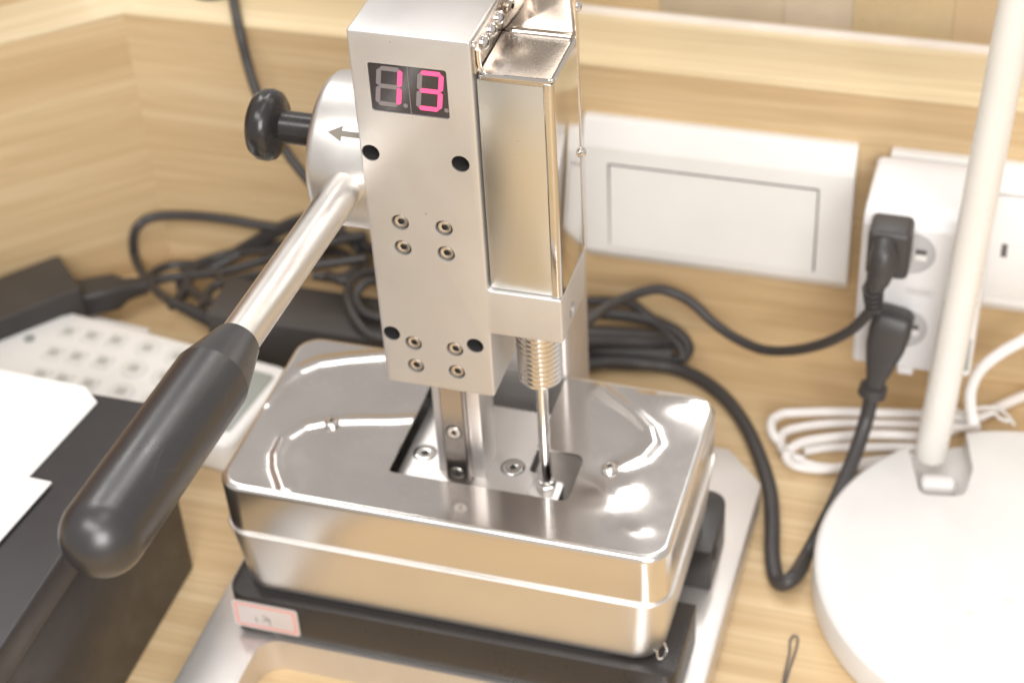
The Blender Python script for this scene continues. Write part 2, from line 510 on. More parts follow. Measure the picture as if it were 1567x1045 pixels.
# small bright clip at the front right corner of the case
bm = new()
q = [(100.0, -13.5), (103.5, -12.5), (103.6, -8.0), (101.5, -5.0)]
tube(bm, spline([(99.8, -11.0, -239), (100.4, -12.6, -242.4), (102.0, -12.4, -242.6), (102.8, -8.8, -242.4), (101.6, -8.0, -239)], 4), 0.42, 8)
finish('clip', bm, M['chrome'], press)

# ---- sticker on the tray
bm = new(); prism(bm, rrect(-67.0, -39.6, -260.6, -246.2, 1.6, 4), -20.35, -20.05, 'y', bev=0)
stk = finish('sticker', bm, M['sticker'], tray)
t = new()
o1 = rrect(-66.0, -40.6, -259.6, -247.2, 1.3, 4); i1 = rrect(-64.9, -41.7, -258.5, -248.3, 0.8, 4)
ring_loft(t, [[(a, -20.42, b) for a, b in o1], [(a, -20.42, b) for a, b in i1]], False, False)
finish('border', t, M['red'], stk, smooth=False)
bm = new()
for pts in ([(-57.5, -254.0), (-57.2, -256.6)], [(-54.6, -252.4), (-52.6, -253.2), (-54.8, -255.6)], [(-52.6, -253.0), (-51.6, -254.6), (-53.4, -255.0)], [(-52.0, -254.8), (-51.9, -257.4)]):
    tube(bm, [(a, -20.42, b) for a, b in pts], 0.16, 6)
finish('handwriting', bm, M['ink'], stk)

# ---- pressed steel case
def case_ring(z, inset, r):
    return [(u, v, z) for u, v in rrect(-66.9+inset, 105.9-inset, -19.6+inset*0.8, 73.6-inset, r, 10)]
rings = []
for k in range(5):
    a = PI/2*k/4
    rings.append(case_ring(-243+5*(1-math.cos(a)), 3.6+5*(1-math.sin(a)), 11.5-5*(1-math.sin(a))))
for z, ins in ((-236, 3.2), (-225, 2.2), (-214, 1.1), (-211.2, 0.8)): rings.append(case_ring(z, ins, 11.5))
for k in range(7):
    a = -PI/2+PI*k/6
    rings.append(case_ring(-210.6+0.5*math.sin(a), 0.8-0.5*math.cos(a), 11.5))
rings.append(case_ring(-210.2, 2.0, 10.5)); rings.append(case_ring(-214, 3.0, 10))
bm = new(); ring_loft(bm, rings)
case = finish('steel_case', bm, M['case'], press, angle=50)

# ---- lid
LZT = -187.0
def lid_ring(z, inset, r=9.5):
    return [(u, v, z) for u, v in rrect(-65.8+inset, 104.8-inset, -18.3+inset, 72.3-inset, r-inset*0.6, 10)]
FR = 2.4
rings = [lid_ring(-212, 0.4), lid_ring(-200, 0.2), lid_ring(LZT-FR, 0.0)]
for k in range(1, 7):
    a = PI/2*k/6
    rings.append(lid_ring(LZT-FR+FR*math.sin(a), FR*(1-math.cos(a))))
bm = new(); ring_loft(bm, rings, False, False)
lid_skirt = bm
# top sheet: a fine grid, raised along arcs to shape the lamp highlights
def ridge(d, w): return math.exp(-(d/w)**2)
def arc_dist(x, yy, pts):
    best = 1e9
    for (ax, ay), (bx, by) in zip(pts[:-1], pts[1:]):
        dx, dy = bx-ax, by-ay; L = dx*dx+dy*dy
        t = max(0, min(1, ((x-ax)*dx+(yy-ay)*dy)/L))
        best = min(best, math.hypot(x-ax-t*dx, yy-ay-t*dy))
    return best
def lid_pts(px): return [tuple(PZ(a_, b_, LZT).xy) for a_, b_ in px]
glint_beads = [(lid_pts([(640, 640), (600, 642), (560, 642), (508, 643), (470, 651), (440, 670), (428, 695), (429, 715), (440, 745)]), 0.55, 2.5),
         (lid_pts([(640, 540), (587, 546), (535, 550), (490, 556), (458, 569), (430, 590), (408, 616)]), 0.72, 3.3),
         (lid_pts([(915, 596), (940, 615), (967, 634), (990, 658), (996, 678), (978, 698), (946, 712)]), 0.70, 3.0)]
def lid_relief(x, yy):
    h = 0.0
    for pts, A, w in glint_beads: h += A*math.exp(-(arc_dist(x, yy, pts)/w)**2)
    for bx in (-34.7, 73.9):
        d = math.hypot(x-bx, (yy-23.5)); h -= 0.25*math.exp(-(d/6.0)**2)
    h += 1.3*math.exp(-(((x-77)/9)**2+((yy-12)/8)**2))  # bumps shaped to throw the broader highlight patches
    h += 1.9*math.exp(-(((x-92)/15)**2+((yy-66)/10)**2)) * min(1, (70-yy)/4 if yy < 70 else 0)
    h += 0.35*math.exp(-(((x-90)/5)**2+((yy+4)/3)**2))
    return h
M['lidm'] = steel('lid_bright_steel', (0.62, 0.585, 0.56), 0.09, 0.19, None, 45, 0.0, 0.5)
gx, gy = 240, 134
x0, x1, y0, y1 = -65.8+FR, 104.8-FR, -18.3+FR, 72.3-FR
bm = new()
top = [[bm.verts.new((x0-1+(x1-x0+2)*i/gx, y0-1+(y1-y0+2)*j/gy, LZT+lid_relief(x0+(x1-x0)*i/gx, y0+(y1-y0)*j/gy))) for j in range(gy+1)] for i in range(gx+1)]
bot = [[bm.verts.new((v.co.x, v.co.y, LZT-1.0)) for v in col] for col in top]
for i in range(gx):
    for j in range(gy):
        bm.faces.new((top[i][j], top[i+1][j], top[i+1][j+1], top[i][j+1]))
        bm.faces.new((bot[i][j], bot[i][j+1], bot[i+1][j+1], bot[i+1][j]))
for i in range(gx):
    bm.faces.new((top[i][0], bot[i][0], bot[i+1][0], top[i+1][0])); bm.faces.new((top[i][gy], top[i+1][gy], bot[i+1][gy], bot[i][gy]))
for j in range(gy):
    bm.faces.new((top[0][j], top[0][j+1], bot[0][j+1], bot[0][j])); bm.faces.new((top[gx][j], bot[gx][j], bot[gx][j+1], top[gx][j+1]))
sheet = finish('lid_sheet', bm, M['lidm'], press)
bm = new(); prism(bm, [(u, v) for u, v, z in lid_ring(0, FR)], LZT-6, LZT+6); cin = finish('cutin', bm, None)
boolean(sheet, [cin], 'INTERSECT')
bm = new()
slot = round_poly([(-5.2, 3.4), (63.5, 3.4), (63.5, 28.6), (45.0, 28.6), (45.0, 80), (-5.2, 80)], [2.5, 4, 5, 0.5, 0, 0])
prism(bm, slot, LZT-6, LZT+6); cut = finish('cut', bm, None)
boolean(sheet, [cut])
lid_back_cut = None
lid = finish('lid', lid_skirt, M['skirt'], press, angle=50)
bm = new(); box(bm, -5.2, 45.0, 60, 90, -230, -180); cut = finish('cut', bm, None)
sheet.name = 'lid_top'; sheet.parent = lid
for bx in (-34.7, 73.9):
    bm = new(); lathe(bm, (bx, 23.5, LZT-0.6), (0, 0, 1), [(0, 3.2), (0.55, 3.2), (0.7, 3.0)], 24)
    b_ = hex_screw('lid_bolt', (bx, 23.5, LZT-0.2), (0, 0, 1), 2.9, 1.15, 0.8, M['chrome'], lid, dome=1.5)
    bm.free()
bpy.data.objects.remove(cut, do_unlink=True)

# ---- deck inside the slot
bm = new()
out = round_poly([(-4.6, 2.0), (57.4, 2.0), (57.4, 20.6), (43.2, 23.2), (43.2, 55.6), (-4.6, 55.6)], [1, 3.5, 3.5, 1.5, 1, 1])
prism(bm, out, -202, -194, bev=0.5)
deck = finish('deck_plate', bm, M['anod'], press)
for sx in (2.2, 36.8):
    bm = new(); lathe(bm, (sx, 23.4, -194.3), (0, 0, 1), [(0, 4.6), (0.33, 4.6)], 32); finish('countersink_shade', bm, M['ring'], deck)
    hex_screw('deck_screw', (sx, 23.4, -194.9), (0, 0, 1), 4.15, 1.6, 1.2, M['chrome'], deck)
# raised shoe under the push rod
bm = new(); prism(bm, rrect(46, 58.2, 3.0, 19.5, 2.5), -196, -192.8, bev=0.6); finish('shoe', bm, M['anod'], press)

# ---- column
bm = new(); prism(bm, rrect(-6.7, 45.7, 70, 101.3, 2.0, 4), -262, 150)
finish('column', bm, M['anod'], press)

# ---- linear rail and its backing bar
bm = new(); prism(bm, rrect(10.4, 28.4, 15.3, 31, 0.5, 2), -194, -60)
finish('rail_backing', bm, M['anod'], press)
bm = new()
prof = [(15.2, 10.6), (15.8, 10.0), (23.6, 10.0), (24.2, 10.6), (24.2, 12.0), (23.3, 12.9), (24.2, 13.8), (24.2, 15.3), (15.2, 15.3), (15.2, 13.8), (16.1, 12.9), (15.2, 12.0)]
prism(bm, prof, -192.6, -60)
rail = finish('rail', bm, M['railm'], press, angle=20)
for z in (-168.2, -188.2):
    bm = new(); lathe(bm, (19.7, 10.02, z), (0, -1, 0), [(0, 3.1), (0.06, 3.1)], 28); finish('counterbore_shade', bm, M['ring'], rail)
    hex_screw('rail_screw', (19.7, 10.3, z), (0, -1, 0), 2.55, 1.15, 0.75, M['screwm'], rail)

# ---- head block
bm = new()
L = round_poly([(0.5, 0.0), (40.0, 0.0), (40.0, -93.2), (65.3, -93.2), (65.3, -111.3), (40.0, -111.3), (40.0, -139.3), (0.5, -139.3)],
               [0.9, 0.9, 2.2, 1.0, 1.2, 0.9, 1.4, 1.8])
soft_prism(bm, L, 0, 28.5, 'y', 0.6, 3)
head = finish('head', bm, M['blast'], press)
cuts = []
bm = new(); prism(bm, rrect(6.3, 31.8, -28.0, -10.7, 0.9, 4), -3, 1.4, 'y'); cuts.append(finish('c', bm, None))
holes = [(4.1, -44.1, 3.0), (34.1, -44.1, 3.0), (4.3, -117.5, 3.0), (34.2, -117.5, 3.0)]
screws = [(11.7, -70.0), (26.7, -70.0), (11.7, -80.2), (26.7, -80.2), (11.9, -120.5), (26.8, -120.5), (11.9, -130.5), (26.8, -130.5)]
for hx, hz, R in holes:
    bm = new(); lathe(bm, (hx, -3, hz), (0, 1, 0), [(0, R), (11, R)], 32); cuts.append(finish('c', bm, None))
for hx, hz in screws:
    bm = new(); lathe(bm, (hx, -3, hz), (0, 1, 0), [(0, 3.0), (5.0, 3.0)], 28); cuts.append(finish('c', bm, None))
bm = new(); lathe(bm, (60, 12, -105.6), (1, 0, 0), [(0, 3.0), (9, 3.0)], 28); cuts.append(finish('c', bm, None))
boolean(head, cuts)
for hx, hz in screws:
    hex_screw('cap_screw', (hx, 2.7, hz), (0, -1, 0), 2.4, 1.25, 2.2, M['screwm'], head)
    bm = new(); lathe(bm, (hx, 1.6, hz), (0, 1, 0), [(0, 2.98), (0.2, 2.98)], 28); finish('bore_floor_shade', bm, M['ring'], head)
for hx, hz, R in holes:
    bm = new(); lathe(bm, (hx, 1.2, hz), (0, 1, 0), [(0, R-0.02), (0, R*0.55), (6.6, R*0.55)], 28, False, True)
    bm.free()
    bm = new(); lathe(bm, (hx, 0.5, hz), (0, 1, 0), [(0, 2.97), (7.4, 2.97)], 28, False, True); finish('bore', bm, M['hole'], head)

# ---- two digit display
bm = new(); box(bm, 6.35, 31.75, 0.55, 1.5, -27.95, -10.75)
disp = finish('display', bm, M['disp'], press)
SL = 0.125
def seg_pts(cx, cz, L_, W_, vert):
    h = L_/2; w = W_/2; t_ = w*0.85
    pts = [(-h, 0), (-h+t_, w), (h-t_, w), (h, 0), (h-t_, -w), (-h+t_, -w)]
    if vert: pts = [(-b, a) for a, b in pts]
    return [(cx+a, cz+b) for a, b in pts]
def digit(ox, on):
    cz = -18.95
    H = 6.35; Wd = 6.9
    segs = {'a': (Wd/2, H, 0), 'g': (Wd/2, 0, 0), 'd': (Wd/2, -H, 0), 'f': (0, H/2, 1), 'b': (Wd, H/2, 1), 'e': (0, -H/2, 1), 'c': (Wd, -H/2, 1)}
    for k, (u, v, vert) in segs.items():
        Ls = (H if vert else Wd)-0.25
        pts = [(ox+a+SL*b, cz+b) for a, b in seg_pts(u, v, Ls, 1.55, vert)]
        bm = new(); prism(bm, pts, 0.44, 0.56, 'y')
        finish('segment', bm, M['seg_on'] if k in on else M['seg_off'], disp, smooth=False)
    bm = new(); lathe(bm, (ox+Wd+1.5, 0.44, cz-H+0.1), (0, 1, 0), [(0, 0.75), (0.12, 0.75)], 20)
    finish('decimal_dot', bm, M['seg_off'], disp)
digit(9.0, 'bc'); digit(22.35, 'abgcd')
bm = new(); box(bm, 18.95, 19.2, 0.40, 0.56, -27.9, -10.8); finish('digit_divider', bm, M['seg_off'], disp)

# ---- polished cover on the right of the head
bm = new()
box(bm, 40.8, 62.6, 1.6, 27, -92.9, -13.4, 0.3)
cover = finish('cover_front', bm, M['brushed'], press)
bm = new()
soft_prism(bm, rrect(61.8, 65.2, 0.9, 28.3, [0.6, 1.7, 0.6, 0.6], 6), -93.0, -12.2, 'z', 0.3)
finish('cover_side', bm, M['coverside'], press)
# dished cap: floor, rolled rim
bm = new()
soft_prism(bm, rrect(41.2, 64.8, 1.0, 28.4, [1.5, 2.6, 2.0, 0.5], 6), -13.6, -11.6, 'z', 0.5)
cap = finish('cover_cap', bm, M['polish'], press)
bm = new()
tube(bm, spline([(41.6, 1.6, 1.5-4.5), (41.8, 1.5, -7.5), (42.6, 1.5, -10.6), (44.5, 1.5, -11.6)], 6)+[Vector((50, 1.5, -11.6)), Vector((57, 1.5, -11.5)), Vector((63, 1.6, -11.4))]+
     spline([(64.0, 1.8, -11.4), (64.7, 2.6, -11.3), (64.8, 8, -11.2), (64.8, 18, -11.2), (64.8, 25.5, -11.2), (64.0, 27.6, -11.2), (62, 28.0, -11.2), (52, 28.0, -11.2), (44, 28, -11.2)], 5), 0.75, 10)
finish('rolled_rim', bm, M['mirror'], cap)
# mounting flange on the side of the head, with button head screws
bm = new()
fl = round_poly([(0.8, -1.5), (0.8, -11.8), (28.5, -11.8), (28.5, 8), (10, 8)], [1.5, 3, 0, 0, 0])
soft_prism(bm, round_poly([(0.9, -0.8), (0.9, -12.4), (28.5, -12.4), (28.5, -0.8)], [2, 2.5, 0, 0]), 40.02, 41.1, 'x', 0.25)
finish('mounting_flange', bm, M['polish'], press)
for yy, zz in ((9.2, -5.0), (17.2, -5.0), (25.2, -5.2)):
    hex_screw('flange_screw', (41.2, yy, zz), (1, 0, 0), 2.4, 1.0, 0.5, M['chrome'], press, dome=1.3)
# upright panel behind
bm = new(); box(bm, 40.1, 65.1, 28.6, 31.2, -93.0, 120, 0.35)
back = finish('upright_panel', bm, M['satin'], press)
for zz in (-1.5, -54.8, 52):
    hex_screw('panel_bolt', (65.1, 30.2, zz), (1, 0, 0), 1.7, 0.7, 0.4, M['chrome'], back, dome=1.1)

# ---- threaded boss, push rod, nut
bm = new()
prof = [(0, 8.3), (4.0, 8.3), (4.3, 7.4)]
h = 4.6
for k in range(11):
    prof += [(h, 7.2), (h+0.45, 8.0), (h+0.85, 8.0), (h+1.3, 7.2)]; h += 2.15
prof += [(h, 7.1), (h+0.6, 6.2)]
prof = [(a*0.98, b) for a, b in prof]
lathe(bm, (52.5, 14, -111.4), (0, 0, -1), prof, 40)
finish('threaded_boss', bm, M['chrome'], press, angle=25)
bm = new(); lathe(bm, (52.5, 14, -138), (0, 0, -1), [(0, 2.0), (50, 2.0), (51, 2.0), (54.6, 1.7)], 24)
finish('push_rod', bm, M['chrome'], press)
bm = new()
lathe(bm, (52.5, 14, -192.8), (0, 0, 1), [(0, 3.4), (0.3, 3.7), (2.8, 3.7), (3.3, 3.2)], 6)
finish('hex_nut', bm, M['chrome'], press, angle=10)
bm = new(); lathe(bm, (52.5, 14, -189.5), (0, 0, 1), [(0, 2.9), (0.9, 2.9), (1.2, 2.3)], 24)
finish('collar', bm, M['chrome'], press)

# ---- drum, knob, lever
DY, DZ, DR, DX = 28.0, -62.9, 26.2, -22.0
bm = new()
prof = [(0, DR-3.0), (0.6, DR-1.4), (1.8, DR-0.35), (3.2, DR)]
prof += [(12, DR), (22.1, DR)]
lathe(bm, (DX, DY, DZ), (1, 0, 0), prof, 96)
drum = finish('drum', bm, M['machined'], press, angle=40)
# etched arrow wrapped on the drum
def drum_hit(px, py):
    d = PY(px, py, 0)-CAM; oy, oz = CAM.y-DY, CAM.z-DZ
    A = d.y*d.y+d.z*d.z; B = 2*(oy*d.y+oz*d.z); Cc = oy*oy+oz*oz-DR*DR
    t_ = (-B-math.sqrt(B*B-4*A*Cc))/(2*A); return CAM+d*t_
tip = drum_hit(501, 202)
ang0 = math.atan2(tip.z-DZ, tip.y-DY)
def on_drum(x, s):
    a = ang0 - s/DR
    return (x, DY+(DR+0.05)*math.cos(a), DZ+(DR+0.05)*math.sin(a))
bm = new()
t = new()
def quad_strip(x_a, x_b, s0a, s1a, s0b, s1b, n=8):
    va = []
    for k in range(n+1):
        f = k/n
        xx = x_a+(x_b-x_a)*f
        s0 = s0a+(s0b-s0a)*f; s1 = s1a+(s1b-s1a)*f
        va.append([t.verts.new(on_drum(xx, s0+(s1-s0)*j/6)) for j in range(7)])
    for k in range(n):
        for j in range(6): t.faces.new((va[k][j], va[k+1][j], va[k+1][j+1], va[k][j+1]))
quad_strip(tip.x, tip.x+5.0, -0.02, 0.02, -2.7, 2.7)
quad_strip(tip.x+5.0, -0.5, -1.0, 1.0, -1.0, 1.0)
merge(bm, t)
finish('arrow_mark', bm, M['arrow'], drum)
bm = new()
KZ = PY(450, 196, 28).z
prof = [(0, 5.6), (13.5, 5.6), (14.5, 6.0), (15.2, 8.0), (15.8, 10.4), (17.2, 12.3), (19.4, 13.1), (22.0, 12.9), (24.3, 11.4), (25.6, 8.6), (26.0, 5.0), (26.1, 0.6)]
prof = [(h_ if h_ == 0 else h_+7.4, r_*0.94 if r_ > 5.7 else r_) for h_, r_ in prof]
lathe(bm, (DX+5.2, DY, KZ), (-1, 0, 0), prof, 48)
finish('knob', bm, M['knob'], press, angle=60)
rod0 = Vector((-34.3, 70, -104.2)); tipd = Vector((0, -1, 0.058)).normalized()
LX = -7.9
a = PX(532, 292, LX); b = PX(362.5, 522, LX)
a = Vector((LX, DY-14, DZ+0.8)); b = PX(362.5, 524, LX)
dirr = (b-a).normalized()
bm = new(); lathe(bm, a, dirr, [(0, 6.2), (0.01, 6.2), ((b-a).length+4, 6.2)], 40)
finish('lever_rod', bm, M['rodm'], press)
gl = (PX(158, 815, LX)-b).length
GR = 11.3
prof = [(0, 6.7), (0.5, 7.2), (18.5, GR)]
for k in range(8): prof.append((gl, GR)) if k == 0 else None
for k in range(1, 12):
    q = PI/2*k/12; prof.append((gl+GR*math.sin(q), GR*math.cos(q)))
prof.append((gl+GR, 0.2))
bm = new(); lathe(bm, b, dirr, prof, 56)
finish('grip', bm, M['grip'], press, angle=11)

# ---- small marks of use
M['scuff'] = plain('dark_scuff', (0.16, 0.14, 0.12), 0.6)
M['scratch'] = plain('pale_scratch', (0.11, 0.105, 0.10), 0.4)
M['dust'] = plain('pale_dust', (0.75, 0.72, 0.68), 0.8)
def scuffs(parent, pts, yy):
    for px, py, rr in pts:
        q = PY(px, py, yy); bm = new()
        lathe(bm, (q.x, yy, q.z), (0.1, -1, 0), [(-0.05, rr*0.8), (0.015, rr*0.6)], 7)
        finish('scuff', bm, M['scuff'], parent)
scuffs(head, ((829, 480, .22), (823, 482, .12), (833, 477, .12), (764, 492, .1), (722, 345, .12)), -0.01)
scuffs(cover, ((793, 216, .3), (789, 223, .14), (777, 224, .14), (790, 238, .14), (757, 362, .12)), 1.6)
for px, py in ((889, 781), (402, 700), (470, 690), (545, 728), (985, 760), (1010, 715), (905, 650)):
    q = PZ(px, py, LZT+0.03); bm = new(); lathe(bm, (q.x, q.y, LZT), (0, 0, 1), [(0, .26), (0.06, .2)], 7)
    finish('speck', bm, M['scuff'], lid)
bm = new()
for k in range(170):
    u = random.random()**1.5
    lathe(bm, (42.2+u*21.5, random.uniform(2.8, 27.5), -11.62), (0, 0, 1), [(0, random.uniform(.05, .13)), (0.05, 0.04)], 5)
dst = finish('dust', bm, M['dust'], cap); dst['kind'] = 'stuff'
grip_ = [o for o in scene.objects if o.name == 'grip'][0]
gp = b+dirr*45
ndir = (CAM-gp); ndir = (ndir-dirr*ndir.dot(dirr)).normalized(); sdir = dirr.cross(ndir)
bm = new()
for k in range(7):
    h0 = random.uniform(22, 62); a0_ = random.uniform(-0.75, 0.35); L_ = random.uniform(3, 11); tw = random.uniform(-0.25, 0.25)
    pts = []
    for j in range(6):
        f = j/5; aa = a0_+tw*f+0.05*math.sin(3*f+k); hh = h0+L_*f
        pts.append(b+dirr*hh+(ndir*math.cos(aa)+sdir*math.sin(aa))*(GR+0.0))
    tube(bm, pts, 0.03, 5)
    finish('scratch', bm, M['scratch'], grip_); bm = new()

# ============================================================ WALL PLATES
def wall_plate(name, label, x0, x1, z0, z1, kind):
    t_ = thing(name, label, 'wall plate', ((x0+x1)/2, WY, z0))
    bm = new()
    prof = round_poly([(WY-0.1, z0), (WY-4.5, z0), (WY-8.0, z0+5.5), (WY-8.6, z1-12.5), (WY-4.2, z1), (WY-0.1, z1)], [0, 1.2, 4, 5, 1.6, 0], 6)
    soft_prism(bm, prof, x0, x1, 'x', 0.5)
    ix0, ix1, iz0, iz1 = x0+12, x1-15, z0+10, z1-(21.0 if kind == 'switch' else 12)
    fr = finish('frame', bm, M['white'], t_, angle=25)
    bm = new(); box(bm, ix0-0.4, ix1+0.4, WY-20, WY-3, iz0-0.4, iz1+0.5); c_ = finish('cut', bm, None); boolean(fr, [c_])
    return t_, (ix0, ix1, iz0, iz1)
sw, (a0, a1, b0, b1) = wall_plate('light_switch', 'wide white rocker switch plate on the wood wall, left of the power adapter', 14.3, 134.6, -235.5, -160.6, 'switch')
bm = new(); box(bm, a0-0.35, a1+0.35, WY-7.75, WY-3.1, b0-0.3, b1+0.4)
finish('rocker_gap_shade', bm, M['gap_shade'], sw)  # dark box added to paint the shade line round the rocker
bm = new(); prism(bm, [(WY-9.3, b0+0.3), (WY-7.9, b1-0.9), (WY-2.6, b1-0.9), (WY-2.6, b0+0.3)], a0+0.35, a1-0.35, 'x', bev=0.4)
finish('rocker', bm, M['white'], sw)
ou, (a0, a1, b0, b1) = wall_plate('wall_outlet', 'white outlet plate on the wall behind the power adapter and the lamp pole', 148.5, 268.5, -235.5, -160.6, 'outlet')
bm = new(); box(bm, a0+0.3, a1-0.3, WY-9.6, WY-4, b0+0.3, b1-0.6, 0.6)
insert = finish('outlet_face', bm, M['white'], ou)
for sx in (198.6, 214):
    bm = new(); box(bm, sx, sx+2.6, WY-9.75, WY-9, -203.5, -196.5, 0.2); finish('outlet_slot', bm, M['ink'], insert)

# ============================================================ POWER ADAPTER (cube) and plugs
cube = thing('power_adapter', 'white cube power adapter with two round sockets, plugged into the wall behind the lamp pole', 'adapter', (168, 190, -237))
bm = new()
CX0, CX1, CY0, CY1, CZ0, CZ1 = 143.8, 193.6, 165.0, 208.2, -237.0, -158.5
side = [(CY0, CZ0+0), (CY0, CZ1-6), (CY0+3, CZ1-1.5), (CY0+9, CZ1), (CY1, CZ1-1), (CY1, CZ0)]
prism(bm, round_poly(side, [2.5, 3, 3, 3, 1, 2.5], 4), CX0, CX1, 'x', bev=2.6, seg=4)
finish('body', bm, M['white2'], cube, angle=30)
ctr = []
for (px, py) in ((1392, 386), (1380, 500)):
    q = PY(px, py, CY0); ctr.append(q)
    bm = new(); lathe(bm, (q.x, CY0+1, q.z), (0, -1, 0), [(0, 10.6), (1.15, 10.6), (1.5, 10.1), (1.5, 9.6), (1.2, 9.4), (1.15, 0.2)], 40)
    so = finish('socket', bm, M['sock'], cube, angle=30)
    for px2, py2, w_, h_ in ((17, 0, 5.4, 4.6),):
        q2 = Vector((q.x+4.6, CY0, q.z+0.8))
        bm = new(); box(bm, q2.x-2.2, q2.x+2.2, CY0-0.32, CY0-0.1, q2.z-1.2, q2.z+1.2, 0.1); finish('pin_slot', bm, M['ink'], so)
        bm = new(); box(bm, q2.x-2.4, q2.x+2.4, CY0-0.42, CY0-0.1, q2.z-4.4, q2.z-1.6, 0.15); finish('pin_ramp', bm, M['white'], so)
q = PY(1407, 447, CY0)
bm = new()
for k in range(6): box(bm, q.x-4.2+k*1.5, q.x-3.4+k*1.5, CY0-0.08, CY0+0.1, q.z-0.9, q.z+0.9)
tube(bm, [(q.x+a, CY0-0.05, q.z+b) for a, b in rrect(-5.4, 5.8, -1.8, 1.8, 1.6, 3)], 0.12, 6, closed=True)
finish('rating_print', bm, M['key'], cube)
for zz in (-181, -225):
    bm = new(); box(bm, 188.3, 192.6, CY0-0.2, CY0+1, zz-8, zz+9, 0.4, 2); finish('side_shutter', bm, M['grey'], cube)
bm = new(); lathe(bm, (172, 172, -237), (0, 0, -1), [(0, 2.0), (2.5, 2.0), (3.0, 1.4)], 16); finish('contact', bm, M['brass'], cube)
bm = new(); box(bm, 163.5, 170, 165.6, 172, -240.2, -236.5, 0.5); finish('foot', bm, M['white2'], cube)

# upper plug + its cord
pl = thing('power_plug', 'black angled plug in the upper socket, its thin cord arching over the desk', 'plug', (ctr[0].x-8, 150, ctr[0].z), 'black plugs in the white power adapter')
Y1 = 152.0
c0 = PY(1360, 388, Y1)
bm = new()
box(bm, c0.x-8.6, c0.x+8.4, Y1-3, CY0-0.6, c0.z-11, c0.z+11.5, 2.6, 4)
body = finish('plug_body', bm, M['rubber'], pl)
bm = new()
pts = [(c0.x-2, Y1-1, c0.z+7), (c0.x-1.5, Y1-5.5, c0.z+2), (c0.x-2.0, Y1-7.5, c0.z-5), (c0.x-3.5, Y1-7.5, c0.z-11)]
tube(bm, spline(pts, 5), [5.0]*4+[5.6]*5+[5.0]*4+[4.4]*3, 14)
finish('plug_neck', bm, M['rubber'], pl)
bm = new()
n1 = Vector((c0.x-4.2, Y1-7.5, c0.z-13))
s1 = PY(1337, 470, Y1-5); dr = (s1-n1)
for k in range(4):
    cc_ = n1.lerp(s1, k/3.4)
    lathe(bm, cc_, dr, [(-0.6, 4.5-k*0.25), (0.6, 4.5-k*0.25)], 18)
lathe(bm, n1, dr, [(-3, 3.4), (dr.length+0.5, 2.8)], 16)
finish('strain_relief', bm, M['rubber'], pl)
cordp = [s1]
for px, py, yy in ((1326, 482, 150), (1302, 505, 155), (1262, 525, 165), (1215, 536, 176), (1168, 535, 185), (1125, 517, 192), (1090, 492, 197), (1060, 464, 200), (1030, 448, 201), (1000, 443, 198), (960, 455, 188), (925, 472, 170), (900, 491, 150), (860, 515, 130), (800, 520, 118)):
    cordp.append(PY(px, py, yy))
bm = new(); tube(bm, spline(cordp, 6), 2.35, 12)
finish('cord', bm, M['rubber'], pl)

# lower plug + cord that loops round the base plate
pl2 = thing('power_plug', 'black wedge plug with round collar in the lower socket, thick cord looping down', 'plug', (ctr[1].x-8, 150, ctr[1].z-20), 'black plugs in the white power adapter')
pa = PY(1366, 492, 156); pb = PY(1352, 545, 152); pc = PY(1337, 592, 150)
bm = new()
rings = []
ax = (pc-pa).normalized(); ux = Vector((1, 0, 0)); ux = (ux-ax*ux.dot(ax)).normalized(); uy = ax.cross(ux)
for f, wx, wy in ((-0.16, 6.6, 4.5), (-0.10, 8.2, 6.4), (0.10, 8.6, 7.0), (0.35, 8.0, 6.4), (0.6, 6.2, 5.2), (0.85, 4.2, 4.2), (1.0, 3.8, 3.9)):
    o_ = pa.lerp(pc, f)
    rings.append([o_+ux*u+uy*v for u, v in rrect(-wx, wx, -wy, wy, min(wx, wy)*0.55, 4)])
ring_loft(bm, rings)
finish('plug_body', bm, M['rubber'], pl2, angle=45)
bm = new(); lathe(bm, pc, ax, [(-1, 4.2), (-0.6, 5.8), (3.8, 6.0), (4.8, 4.6), (5.2, 3)], 28); finish('collar', bm, M['rubber'], pl2, angle=50)
cp = [pc+ax*2]
for px, py, ax_, v in ((1326, 640, 1, 146), (1310, 690, 1, 135), (1288, 745, 1, 120), (1262, 800, 1, 104), (1235, 850, 1, 90), (1212, 885, 2, T+7)):
    cp.append(ray_point(px, py, ax_, v))
for px, py in ((1190, 889), (1182, 850), (1182, 800), (1178, 750), (1162, 698), (1140, 650), (1108, 608), (1068, 578), (1025, 562), (980, 556), (930, 553), (880, 560), (820, 560)):
    cp.append(PZ(px, py, T+3.6 if px > 1000 else T+6))
bm = new(); tube(bm, spline(cp, 7), 3.25, 14)
finish('cord', bm, M['rubber'], pl2)

